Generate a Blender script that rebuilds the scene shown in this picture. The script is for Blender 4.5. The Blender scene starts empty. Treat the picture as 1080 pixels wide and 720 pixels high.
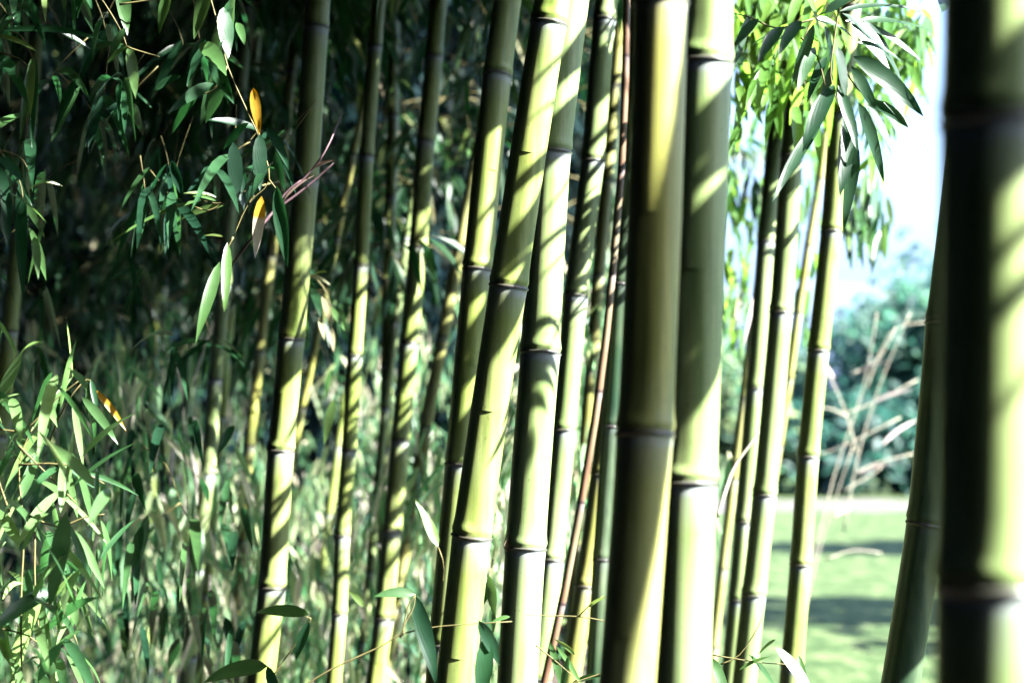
import bpy, math, random
import numpy as np
from mathutils import Vector, Matrix, noise

# ------------------------------------------------------------------ camera, sky, sun, exposure
scene = bpy.context.scene
R = math.radians
CAM_Z = 1.5
FPX = 1500.0                       # focal length in pixels of the 1080 px wide photograph
PITCH = math.atan(110.0 / FPX)
cam_data = bpy.data.cameras.new('camera')
cam_data.lens = 50.0
cam_data.sensor_width = 36.0
cam_data.clip_start = 0.02
cam_data.clip_end = 3000.0
cam_data.dof.use_dof = True
cam_data.dof.focus_distance = 2.3
cam_data.dof.aperture_fstop = 2.9
cam = bpy.data.objects.new('camera', cam_data)
scene.collection.objects.link(cam)
cam.location = (0, 0, CAM_Z)
cam.rotation_euler = (math.pi / 2 + PITCH, 0, 0)
scene.camera = cam

SUN_EL = R(41.0)
SUN_BACK = R(19.0)                 # the sun stands to the right and this much towards the camera side
SH = Vector((math.cos(SUN_BACK), -math.sin(SUN_BACK), 0))     # horizontal direction to the sun
UH = Vector((math.sin(SUN_BACK), math.cos(SUN_BACK), 0))      # horizontal, across the sun's rays
S = (SH * math.cos(SUN_EL) + Vector((0, 0, math.sin(SUN_EL)))).normalized()

world = bpy.data.worlds.new("World")
scene.world = world
world.use_nodes = True
nt = world.node_tree
nt.nodes.clear()
sky = nt.nodes.new('ShaderNodeTexSky')
sky.sky_type = 'NISHITA'
sky.sun_disc = False
sky.sun_elevation = SUN_EL
sky.sun_rotation = math.atan2(SH.x, SH.y)
sky.air_density = 1.0
sky.dust_density = 0.8
sky.ozone_density = 2.0
bg = nt.nodes.new('ShaderNodeBackground')
bg.inputs['Strength'].default_value = 0.085
wo = nt.nodes.new('ShaderNodeOutputWorld')
# pale blue tint mixed in low over the horizon, added to set sky brightness
wtc = nt.nodes.new('ShaderNodeTexCoord')
wsep = nt.nodes.new('ShaderNodeSeparateXYZ')
nt.links.new(wtc.outputs['Generated'], wsep.inputs[0])
wmr = nt.nodes.new('ShaderNodeMapRange')
wmr.inputs['From Min'].default_value = 0.42; wmr.inputs['From Max'].default_value = 0.06
nt.links.new(wsep.outputs['Z'], wmr.inputs[0])
wno = nt.nodes.new('ShaderNodeTexNoise')
wno.inputs['Scale'].default_value = 5.0; wno.inputs['Detail'].default_value = 6
wmp = nt.nodes.new('ShaderNodeMapping'); wmp.inputs['Scale'].default_value = (1, 1, 3)
nt.links.new(wtc.outputs['Generated'], wmp.inputs[0]); nt.links.new(wmp.outputs[0], wno.inputs['Vector'])
wr = nt.nodes.new('ShaderNodeMapRange'); wr.inputs['From Min'].default_value = 0.15; wr.inputs['From Max'].default_value = 0.42
nt.links.new(wno.outputs[0], wr.inputs[0])
wm = nt.nodes.new('ShaderNodeMath'); wm.operation = 'MULTIPLY'
nt.links.new(wmr.outputs[0], wm.inputs[0]); nt.links.new(wr.outputs[0], wm.inputs[1])
wmix = nt.nodes.new('ShaderNodeMixRGB')
nt.links.new(wm.outputs[0], wmix.inputs[0]); nt.links.new(sky.outputs[0], wmix.inputs[1])
wmix.inputs[2].default_value = (0.50, 0.72, 1.2, 1)
nt.links.new(wmix.outputs[0], bg.inputs[0])
nt.links.new(bg.outputs[0], wo.inputs[0])

sun_data = bpy.data.lights.new('sun', 'SUN')
sun_data.energy = 5.0
sun_data.angle = R(0.53)
sun_data.color = (1.0, 0.985, 0.94)
sun = bpy.data.objects.new('sun', sun_data)
scene.collection.objects.link(sun)
sun.rotation_euler = S.to_track_quat('Z', 'Y').to_euler()

scene.view_settings.view_transform = 'Standard'
scene.view_settings.look = 'None'
scene.view_settings.gamma = 1.0
scene.view_settings.exposure = 3.5
scene.render.engine = 'CYCLES'
scene.cycles.use_denoising = True
scene.cycles.max_bounces = 6
scene.cycles.diffuse_bounces = 0
scene.cycles.transmission_bounces = 4
scene.cycles.sample_clamp_indirect = 4.0

C = scene.collection
rng = random.Random(7)

# ------------------------------------------------------------------ helpers
FWD = Vector((0, math.cos(PITCH), math.sin(PITCH)))
UPV = Vector((0, -math.sin(PITCH), math.cos(PITCH)))


def at(px, py, Y):
    """the point seen at pixel (px, py) of the photograph on the vertical plane y = Y"""
    d = Vector(((px - 540) / FPX, 0, 0)) + UPV * ((360 - py) / FPX) + FWD
    return Vector((0, 0, CAM_Z)) + d * (Y / d.y)


def proj(p):
    q = Vector(p) - Vector((0, 0, CAM_Z))
    f = q.dot(FWD)
    if f < 0.05:
        return None
    return 540 + FPX * q.x / f, 360 - FPX * q.dot(UPV) / f, f


class MB:
    """collects vertices, faces and per-vertex values for ONE mesh object"""

    def __init__(self):
        self.v, self.f, self.a, self.b = [], [], [], []

    def add(self, vs, fs, a=0.0, b=0.0):
        n = len(self.v)
        self.v.extend(tuple(p) for p in vs)
        self.f.extend(tuple(i + n for i in f) for f in fs)
        self.a.extend(a if isinstance(a, (list, tuple)) else [a] * len(vs))
        self.b.extend(b if isinstance(b, (list, tuple)) else [b] * len(vs))

    def build(self, name, mat, parent=None, smooth=True):
        me = bpy.data.meshes.new(name)
        me.from_pydata(self.v, [], self.f)
        for nm, arr in (('va', self.a), ('vb', self.b)):
            at_ = me.attributes.new(nm, 'FLOAT', 'POINT')
            at_.data.foreach_set('value', np.array(arr, dtype=np.float32))
        if smooth:
            me.polygons.foreach_set('use_smooth', [True] * len(me.polygons))
        me.materials.append(mat)
        me.update()
        o = bpy.data.objects.new(name, me)
        C.objects.link(o)
        if parent is not None:
            o.parent = parent
            o.matrix_parent_inverse = parent.matrix_basis.inverted()
        return o


def tag(o, label=None, cat=None, group=None, kind=None):
    if label: o['label'] = label
    if cat: o['category'] = cat
    if group: o['group'] = group
    if kind: o['kind'] = kind
    return o


def empty(name, loc):
    o = bpy.data.objects.new(name, None)
    o.location = loc
    o.empty_display_size = 0.1
    C.objects.link(o)
    return o


def tube(mb, pts, rads, seg=6, a=0.0, b=0.0, cap=True):
    pts = [Vector(p) for p in pts]
    n = len(pts)
    vs, fs = [], []
    ref = Vector((0.31, 0.87, 0.22)).normalized()
    for i, p in enumerate(pts):
        t = (pts[min(i + 1, n - 1)] - pts[max(i - 1, 0)]).normalized()
        x = t.cross(ref)
        if x.length < 1e-4: x = t.orthogonal()
        x.normalize(); y = t.cross(x)
        for k in range(seg):
            an = 2 * math.pi * k / seg
            vs.append(p + (x * math.cos(an) + y * math.sin(an)) * rads[i])
    for i in range(n - 1):
        for k in range(seg):
            k2 = (k + 1) % seg
            fs.append((i * seg + k, i * seg + k2, (i + 1) * seg + k2, (i + 1) * seg + k))
    if cap:
        fs.append(tuple(range(seg))[::-1])
        fs.append(tuple((n - 1) * seg + k for k in range(seg)))
    mb.add(vs, fs, a, b)


LEAF_PROFILE = [(0.0, 0.04), (0.10, 0.62), (0.25, 0.95), (0.42, 1.0), (0.6, 0.86), (0.78, 0.56), (0.92, 0.22), (1.0, 0.0)]
LEAF_SIMPLE = [(0.0, 0.08), (0.3, 1.0), (0.65, 0.78), (1.0, 0.0)]


def leaf(mb, base, d, nrm, L, W, droop=0.2, col=0.3, fold=0.35, detail=False, twist=0.0, side=0.0):
    """one lance-shaped leaf: creased along its midrib, bending down towards its tip"""
    prof = LEAF_PROFILE if detail else LEAF_SIMPLE
    d = Vector(d).normalized()
    nrm = Vector(nrm)
    x = d.cross(nrm)
    if x.length < 1e-4: x = d.orthogonal()
    x.normalize()
    nn = x.cross(d).normalized()
    vs, fs, bv = [], [], []
    p = Vector(base)
    last = 0
    cur = d.copy()
    for i, (s, w) in enumerate(prof):
        step = (s - last) * L
        cur = (cur + Vector((0, 0, -1)) * droop * (s - last) * 2.2 + x * side * (s - last)).normalized()
        p = p + cur * step
        last = s
        xx = (x * math.cos(twist * s) + nn * math.sin(twist * s))
        xx = (xx - cur * xx.dot(cur)).normalized()
        n2 = xx.cross(cur).normalized()
        hw = w * W / 2
        up = n2 * (hw * fold)
        wav = n2 * (math.sin(s * 9 + L * 90) * W * 0.05) if detail else Vector((0, 0, 0))
        vs += [p - xx * hw + up + wav, p.copy(), p + xx * hw + up - wav]
        bv += [-1.0, s, 1.0]
    m = len(prof)
    for i in range(m - 1):
        a0, b0 = i * 3, (i + 1) * 3
        fs.append((a0, a0 + 1, b0 + 1, b0))
        fs.append((a0 + 1, a0 + 2, b0 + 2, b0 + 1))
    mb.add(vs, fs, col, bv)


# ------------------------------------------------------------------ materials
def new_mat(name):
    m = bpy.data.materials.new(name)
    m.use_nodes = True
    m.node_tree.nodes.clear()
    return m, m.node_tree


def N(nt, t, **kw):
    n = nt.nodes.new(t)
    for k, v in kw.items():
        setattr(n, k, v)
    return n


def ramp(nt, stops, src, interp='LINEAR'):
    r = nt.nodes.new('ShaderNodeValToRGB')
    r.color_ramp.interpolation = interp
    while len(r.color_ramp.elements) < len(stops):
        r.color_ramp.elements.new(0.5)
    for e, (p, c) in zip(r.color_ramp.elements, stops):
        e.position = p
        e.color = (c[0], c[1], c[2], 1)
    nt.links.new(src, r.inputs[0])
    return r


def culm_material(name, green, olive, bloom=0.5, rough=0.33):
    """va = signed height above the nearest node in metres, vb = angle round the culm"""
    m, t = new_mat(name)
    L = t.links.new
    tc = N(t, 'ShaderNodeTexCoord')
    mp = N(t, 'ShaderNodeMapping'); mp.inputs['Scale'].default_value = (40, 40, 2.2)
    L(tc.outputs['Object'], mp.inputs[0])
    no = N(t, 'ShaderNodeTexNoise'); no.inputs['Scale'].default_value = 1.6; no.inputs['Detail'].default_value = 5
    L(mp.outputs[0], no.inputs['Vector'])
    base = ramp(t, [(0.32, green), (0.68, olive)], no.outputs[0])
    # broad blotches of wax and weathering
    n2 = N(t, 'ShaderNodeTexNoise'); n2.inputs['Scale'].default_value = 9; n2.inputs['Detail'].default_value = 6
    mp2 = N(t, 'ShaderNodeMapping'); mp2.inputs['Scale'].default_value = (1.6, 1.6, 0.5)
    L(tc.outputs['Object'], mp2.inputs[0]); L(mp2.outputs[0], n2.inputs['Vector'])
    wx = ramp(t, [(0.42, (0, 0, 0)), (0.75, (0.35, 0.35, 0.35))], n2.outputs[0])
    mix1 = N(t, 'ShaderNodeMixRGB')
    L(wx.outputs[0], mix1.inputs[0]); L(base.outputs[0], mix1.inputs[1]); mix1.inputs[2].default_value = (0.32, 0.38, 0.22, 1)
    # fine lengthwise fibres and scuffs
    mf = N(t, 'ShaderNodeMapping'); mf.inputs['Scale'].default_value = (420, 420, 5)
    L(tc.outputs['Object'], mf.inputs[0])
    nf = N(t, 'ShaderNodeTexNoise'); nf.inputs['Scale'].default_value = 1.0; nf.inputs['Detail'].default_value = 3
    L(mf.outputs[0], nf.inputs['Vector'])
    fr = N(t, 'ShaderNodeMapRange'); fr.inputs['To Min'].default_value = 0.72; fr.inputs['To Max'].default_value = 1.25
    L(nf.outputs[0], fr.inputs[0])
    hf = N(t, 'ShaderNodeHueSaturation'); L(fr.outputs[0], hf.inputs['Value']); L(mix1.outputs[0], hf.inputs['Color'])
    nd = N(t, 'ShaderNodeTexNoise'); nd.inputs['Scale'].default_value = 3.4; nd.inputs['Detail'].default_value = 9; nd.inputs['Roughness'].default_value = .75
    L(mp2.outputs[0], nd.inputs['Vector'])
    dirt = ramp(t, [(0.52, (0, 0, 0)), (0.70, (0.55,) * 3)], nd.outputs[0])
    mixd = N(t, 'ShaderNodeMixRGB')
    L(dirt.outputs[0], mixd.inputs[0]); L(hf.outputs[0], mixd.inputs[1]); mixd.inputs[2].default_value = tuple(.55 * c for c in green) + (1,)
    mix1 = mixd
    # tiny dark specks
    sp = N(t, 'ShaderNodeTexNoise'); sp.inputs['Scale'].default_value = 260; sp.inputs['Detail'].default_value = 2
    mp3 = N(t, 'ShaderNodeMapping'); mp3.inputs['Scale'].default_value = (1, 1, 0.5)
    L(tc.outputs['Object'], mp3.inputs[0]); L(mp3.outputs[0], sp.inputs['Vector'])
    spr = ramp(t, [(0.66, (0, 0, 0)), (0.74, (0.5, 0.5, 0.5))], sp.outputs[0])
    mix2 = N(t, 'ShaderNodeMixRGB')
    L(spr.outputs[0], mix2.inputs[0]); L(mix1.outputs[0], mix2.inputs[1]); mix2.inputs[2].default_value = (0.06, 0.045, 0.02, 1)
    # ring of wax below the node, dark scar at it; broken up by noise
    av = N(t, 'ShaderNodeAttribute', attribute_name='va')
    nj = N(t, 'ShaderNodeTexNoise'); nj.inputs['Scale'].default_value = 55
    L(tc.outputs['Object'], nj.inputs['Vector'])
    sb = N(t, 'ShaderNodeMath', operation='SUBTRACT'); L(nj.outputs[0], sb.inputs[0]); sb.inputs[1].default_value = 0.5
    ml = N(t, 'ShaderNodeMath', operation='MULTIPLY_ADD'); L(sb.outputs[0], ml.inputs[0]); ml.inputs[1].default_value = 0.012
    L(av.outputs['Fac'], ml.inputs[2])
    mr = N(t, 'ShaderNodeMapRange'); mr.inputs['From Min'].default_value = -0.08; mr.inputs['From Max'].default_value = 0.02
    L(ml.outputs[0], mr.inputs[0])
    b_ = bloom
    wr = ramp(t, [(0.25, (0, 0, 0)), (0.62, (b_ * .35,) * 3), (0.70, (b_,) * 3), (0.775, (b_,) * 3), (0.80, (0, 0, 0))], mr.outputs[0])
    mix3 = N(t, 'ShaderNodeMixRGB')
    L(wr.outputs[0], mix3.inputs[0]); L(mix2.outputs[0], mix3.inputs[1]); mix3.inputs[2].default_value = (0.34, 0.36, 0.44, 1)
    mr2 = N(t, 'ShaderNodeMapRange'); mr2.inputs['From Min'].default_value = -0.02; mr2.inputs['From Max'].default_value = 0.02
    L(av.outputs['Fac'], mr2.inputs[0])
    dr = ramp(t, [(0.44, (0, 0, 0)), (0.475, (0.92,) * 3), (0.56, (0.85,) * 3), (0.64, (0.25,) * 3), (0.76, (0, 0, 0))], mr2.outputs[0])
    mix4 = N(t, 'ShaderNodeMixRGB')
    L(dr.outputs[0], mix4.inputs[0]); L(mix3.outputs[0], mix4.inputs[1]); mix4.inputs[2].default_value = (0.03, 0.022, 0.028, 1)
    p = N(t, 'ShaderNodeBsdfPrincipled')
    L(mix4.outputs[0], p.inputs['Base Color'])
    rr = N(t, 'ShaderNodeMapRange'); rr.inputs['To Min'].default_value = rough - 0.06; rr.inputs['To Max'].default_value = rough + 0.2
    L(n2.outputs[0], rr.inputs[0]); L(rr.outputs[0], p.inputs['Roughness'])
    p.inputs['Specular IOR Level'].default_value = 0.3
    bm = N(t, 'ShaderNodeBump'); bm.inputs['Strength'].default_value = 0.12; bm.inputs['Distance'].default_value = 0.002
    L(no.outputs[0], bm.inputs['Height']); L(bm.outputs[0], p.inputs['Normal'])
    o = N(t, 'ShaderNodeOutputMaterial'); L(p.outputs[0], o.inputs[0])
    return m


def leaf_material(name, stops, transl=0.35, rough=0.35, veins=True, spec=0.5):
    m, t = new_mat(name)
    L = t.links.new
    av = N(t, 'ShaderNodeAttribute', attribute_name='va')
    c = ramp(t, stops, av.outputs['Fac'])
    tc = N(t, 'ShaderNodeTexCoord')
    no = N(t, 'ShaderNodeTexNoise'); no.inputs['Scale'].default_value = 30; no.inputs['Detail'].default_value = 4
    L(tc.outputs['Object'], no.inputs['Vector'])
    hs = N(t, 'ShaderNodeHueSaturation')
    mr = N(t, 'ShaderNodeMapRange'); mr.inputs['To Min'].default_value = 0.6; mr.inputs['To Max'].default_value = 1.45
    L(no.outputs[0], mr.inputs[0]); L(mr.outputs[0], hs.inputs['Value']); L(c.outputs[0], hs.inputs['Color'])
    p = N(t, 'ShaderNodeBsdfPrincipled')
    L(hs.outputs[0], p.inputs['Base Color']); p.inputs['Roughness'].default_value = rough
    p.inputs['Specular IOR Level'].default_value = spec
    if veins:
        bv = N(t, 'ShaderNodeAttribute', attribute_name='vb')
        mv = N(t, 'ShaderNodeMath', operation='MULTIPLY'); L(bv.outputs['Fac'], mv.inputs[0]); mv.inputs[1].default_value = 30
        sn = N(t, 'ShaderNodeMath', operation='SINE'); L(mv.outputs[0], sn.inputs[0])
        bm = N(t, 'ShaderNodeBump'); bm.inputs['Strength'].default_value = 0.06; bm.inputs['Distance'].default_value = 0.001
        L(sn.outputs[0], bm.inputs['Height']); L(bm.outputs[0], p.inputs['Normal'])
    tr = N(t, 'ShaderNodeBsdfTranslucent')
    h2 = N(t, 'ShaderNodeHueSaturation'); h2.inputs['Hue'].default_value = 0.475; h2.inputs['Saturation'].default_value = 1.1
    h2.inputs['Value'].default_value = 2.2
    L(hs.outputs[0], h2.inputs['Color']); L(h2.outputs[0], tr.inputs[0])
    mx = N(t, 'ShaderNodeMixShader'); mx.inputs[0].default_value = transl
    L(p.outputs[0], mx.inputs[1]); L(tr.outputs[0], mx.inputs[2])
    o = N(t, 'ShaderNodeOutputMaterial'); L(mx.outputs[0], o.inputs[0])
    return m


def noise_mat(name, stops, scale, rough=0.9, bump=0.0, detail=8, sc=(1, 1, 1), dist=0.02):
    m, t = new_mat(name)
    L = t.links.new
    tc = N(t, 'ShaderNodeTexCoord')
    mp = N(t, 'ShaderNodeMapping'); mp.inputs['Scale'].default_value = sc
    L(tc.outputs['Object'], mp.inputs[0])
    no = N(t, 'ShaderNodeTexNoise'); no.inputs['Scale'].default_value = scale; no.inputs['Detail'].default_value = detail
    no.inputs['Roughness'].default_value = 0.65
    L(mp.outputs[0], no.inputs['Vector'])
    c = ramp(t, stops, no.outputs[0])
    p = N(t, 'ShaderNodeBsdfPrincipled'); p.inputs['Roughness'].default_value = rough
    p.inputs['Specular IOR Level'].default_value = 0.2
    L(c.outputs[0], p.inputs['Base Color'])
    if bump:
        bm = N(t, 'ShaderNodeBump'); bm.inputs['Strength'].default_value = bump; bm.inputs['Distance'].default_value = dist
        L(no.outputs[0], bm.inputs['Height']); L(bm.outputs[0], p.inputs['Normal'])
    o = N(t, 'ShaderNodeOutputMaterial'); L(p.outputs[0], o.inputs[0])
    return m


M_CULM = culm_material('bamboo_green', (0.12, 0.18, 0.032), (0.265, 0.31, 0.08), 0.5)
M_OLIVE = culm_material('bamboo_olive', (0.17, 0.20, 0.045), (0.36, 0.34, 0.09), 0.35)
M_PALE = culm_material('bamboo_pale', (0.15, 0.23, 0.07), (0.275, 0.34, 0.14), 0.6)  # pale bamboo; on sunlit culms part of the light sits in this colour
M_SHADED = culm_material('bamboo_shade_green', (0.012, 0.036, 0.02), (0.026, 0.055, 0.024), 0.12)  # darkened copy of the green bamboo: shade painted into the colour
M_YELLOW = culm_material('bamboo_yellow', (0.18, 0.19, 0.04), (0.29, 0.28, 0.10), 0.3)
M_RED = culm_material('bamboo_reddish', (0.10, 0.05, 0.03), (0.17, 0.10, 0.06), 0.2)
M_TWIG = noise_mat('twig', [(0.3, (0.08, 0.07, 0.025)), (0.7, (0.17, 0.15, 0.06))], 20, 0.6)
M_STRAW = noise_mat('straw', [(0.3, (0.34, 0.32, 0.22)), (0.7, (0.5, 0.47, 0.38))], 25, 0.6)
LEAF_STOPS = [(0.0, (0.005, 0.022, 0.013)), (0.3, (0.014, 0.050, 0.020)), (0.6, (0.042, 0.095, 0.026)), (0.8, (0.11, 0.16, 0.045)),
              (0.92, (0.20, 0.20, 0.10)), (1.0, (0.27, 0.22, 0.16))]
M_LEAF = leaf_material('bamboo_leaf', LEAF_STOPS, 0.3)
M_LEAF_FAR = leaf_material('bamboo_leaf_far', LEAF_STOPS, 0.3, 0.45, veins=False, spec=0.35)
BRIGHT = [(0.0, (0.012, 0.045, 0.022)), (0.3, (0.035, 0.10, 0.035)), (0.6, (0.11, 0.20, 0.07)), (0.8, (0.22, 0.30, 0.15)), (0.92, (0.36, 0.34, 0.26)), (1.0, (0.42, 0.35, 0.36))]  # brighter copy of the leaf colours: sunlight put into the colour
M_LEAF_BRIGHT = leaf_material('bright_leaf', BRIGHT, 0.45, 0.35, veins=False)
M_LEAF_SKY = leaf_material('skylit_leaf', [(0.0, (0.008, 0.035, 0.012)), (0.5, (0.032, 0.10, 0.02)), (0.75, (0.065, 0.15, 0.028)), (1.0, (0.13, 0.20, 0.045))], 0.5, 0.45, veins=False, spec=0.3)  # lighter copy of the leaf colours, with backlight painted in
M_UNDER = leaf_material('undergrowth_leaf', [(0.0, (0.01, 0.045, 0.03)), (0.3, (0.05, 0.14, 0.075)), (0.6, (0.14, 0.26, 0.14)), (0.8, (0.26, 0.34, 0.17)), (0.92, (0.42, 0.40, 0.28)), (1.0, (0.46, 0.40, 0.40))], 0.5, 0.35, veins=False)  # raised leaf colours: sun on the undergrowth is painted in
M_YLEAF = leaf_material('yellow_leaf', [(0, (0.30, 0.17, 0.012)), (.45, (0.36, 0.2, 0.02)), (.55, (0.40, 0.33, 0.24)), (1, (0.42, 0.37, 0.3))], 0.35, 0.4)
M_DRY = leaf_material('dry_leaf', [(0, (0.12, 0.08, 0.055)), (0.5, (0.22, 0.17, 0.14)), (1, (0.32, 0.27, 0.25))], 0.2, 0.6, veins=False)

M_SHADE_LEAF = leaf_material('shade_leaf', [(0.0, (0.002, 0.009, 0.012)), (0.5, (0.005, 0.018, 0.018)), (1.0, (0.018, 0.035, 0.022))], 0.06, 0.7, veins=False, spec=0.05)  # near-black copy of the leaf colours: deep shade painted in

# ------------------------------------------------------------------ setting: ground, path, bank
M_GRASS = noise_mat('lawn', [(0.32, (0.014, 0.034, 0.007)), (0.48, (0.028, 0.052, 0.014)), (0.64, (0.085, 0.11, 0.045))], 4.5, 0.9, 0.6, 12, (1, 0.55, 1), 0.05)
M_SOIL = noise_mat('soil', [(0.3, (0.018, 0.014, 0.012)), (0.55, (0.05, 0.038, 0.03)), (0.7, (0.11, 0.09, 0.075))], 9, 0.95, 0.8)
M_PATH = noise_mat('gravel_path', [(0.38, (0.04, 0.055, 0.025)), (0.5, (0.07, 0.06, 0.06)), (0.7, (0.12, 0.10, 0.11))], 0.9, 0.95, 0.3)


def sheet(name, pts, z, mat, sub=1):
    mb = MB()
    mb.add([(x, y, z) for x, y in pts], [tuple(range(len(pts)))])
    return mb.build(name, mat, smooth=False)


def grid_sheet(name, x0, x1, y0, y1, nx, ny, zf, mat):
    mb = MB()
    vs = [(x0 + (x1 - x0) * i / nx, y0 + (y1 - y0) * j / ny, 0) for j in range(ny + 1) for i in range(nx + 1)]
    vs = [(x, y, zf(x, y)) for x, y, _ in vs]
    fs = [(j * (nx + 1) + i, j * (nx + 1) + i + 1, (j + 1) * (nx + 1) + i + 1, (j + 1) * (nx + 1) + i) for j in range(ny) for i in range(nx)]
    mb.add(vs, fs)
    return mb.build(name, mat)


tag(sheet('lawn', [(-900, -900), (900, -900), (900, 900), (-900, 900)], 0.0, M_GRASS), kind='structure')
tag(grid_sheet('grove_soil', -14, 1.3, -3, 13, 60, 60,
               lambda x, y: 0.006 + 0.05 * max(0, min(1, (1.2 - x) / 1.0)) * (0.5 + noise.noise((x * 1.7, y * 1.7, 0))), M_SOIL), kind='structure')
pm = MB(); pv = []
for i in range(161):
    x = -60 + i * 0.75
    w1 = 33.5 - 0.12 * x + 1.6 * noise.noise((x * .35, 0, 0)) + .7 * noise.noise((x * 1.7, 3, 0))
    pv += [(x, w1, .006), (x, w1 + 7.5 + 2 * noise.noise((x * .3, 7, 0)) + .6 * noise.noise((x * 1.9, 5, 0)), .006)]
pm.add(pv, [(2 * i, 2 * i + 2, 2 * i + 3, 2 * i + 1) for i in range(160)])
tag(pm.build('gravel_path', M_PATH, smooth=False), kind='structure')

# ------------------------------------------------------------------ bamboo builder
TAN = math.tan(SUN_EL) / math.cos(SUN_BACK)


def shade_line(p):
    u = Vector(p).dot(UH)
    if u < 2.35: return 2.85
    return 2.2 + min(0.4, max(0.0, u - 3.2) * 0.38)


def keep_cluster(p):
    """how full the foliage is: kept or thinned by sun ray, to shape light and shade in view"""
    q = p.z - p.x * TAN
    over = q - shade_line(p)  # foliage is culled along sun rays to shape the light in view
    if over > 0.45: k = 1.0
    elif over > 0: k = 0.45 + over
    elif over > -0.5: k = 0.18
    else: k = 0.06
    pr = proj(p)
    if pr:
        x, y, f = pr
        if -60 < x < 1140 and -60 < y < 760:
            if x > 740:
                if y > 300: k *= 0.03
                elif y > 190: k *= 0.12 if x > 880 else 0.45
                elif x > 900: k *= 0.5
                else: k = max(k, 0.9)
            elif x > 430:
                k *= 0.45
            if f < 3.0: k *= 0.05
    return rng.random() < k


def leaf_cluster(mbl, mbt, p, d, n, Lf, Wf, far=True, hang=0.5, cols=(0.05, 0.6)):
    """a twig end with n leaves fanning out and hanging"""
    d = Vector(d).normalized()
    q = p + d * 0.10 + Vector((0, 0, -0.02))
    tube(mbt, [p, p + d * 0.05, q], [0.0014, 0.0012, 0.0007], 4, cap=False)
    for i in range(n):
        s = i / max(1, n - 1)
        side = 1 if i % 2 else -1
        lat = d.cross(Vector((0, 0, 1)))
        if lat.length < .1: lat = Vector((1, 0, 0))
        lat.normalize()
        dd = d * rng.uniform(0.4, 1.0) + lat * side * rng.uniform(0.2, 0.8) + Vector((0, 0, -hang * rng.uniform(0.3, 1.8)))
        nr = Vector((rng.gauss(0, .6), rng.gauss(0, .6), 1)).normalized()
        c = rng.uniform(*cols)
        if rng.random() < 0.05: c = rng.uniform(0.8, 1.0)
        leaf(mbl, p.lerp(q, s), dd, nr, Lf * rng.uniform(0.65, 1.15), Wf * rng.uniform(0.7, 1.15), rng.uniform(0.1, 0.5), c,
             detail=not far, side=rng.uniform(-.3, .3))


def culm_axis(P, z):
    """x, y of the culm's axis at height z, through the measured points, straight beyond them"""
    if z <= P[0].z:
        a, b = P[0], P[1]
    elif z >= P[-1].z:
        a, b = P[-2], P[-1]
        k = (b - a) / (b.z - a.z)
        over = z - b.z
        return b + k * (over * (1 - 0.04 * min(over, 8))) + Vector((0, 0, over - over * (1 - 0.04 * min(over, 8))))
    else:
        for a, b in zip(P, P[1:]):
            if a.z <= z <= b.z: break
    return a + (b - a) * ((z - a.z) / (b.z - a.z))


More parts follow.
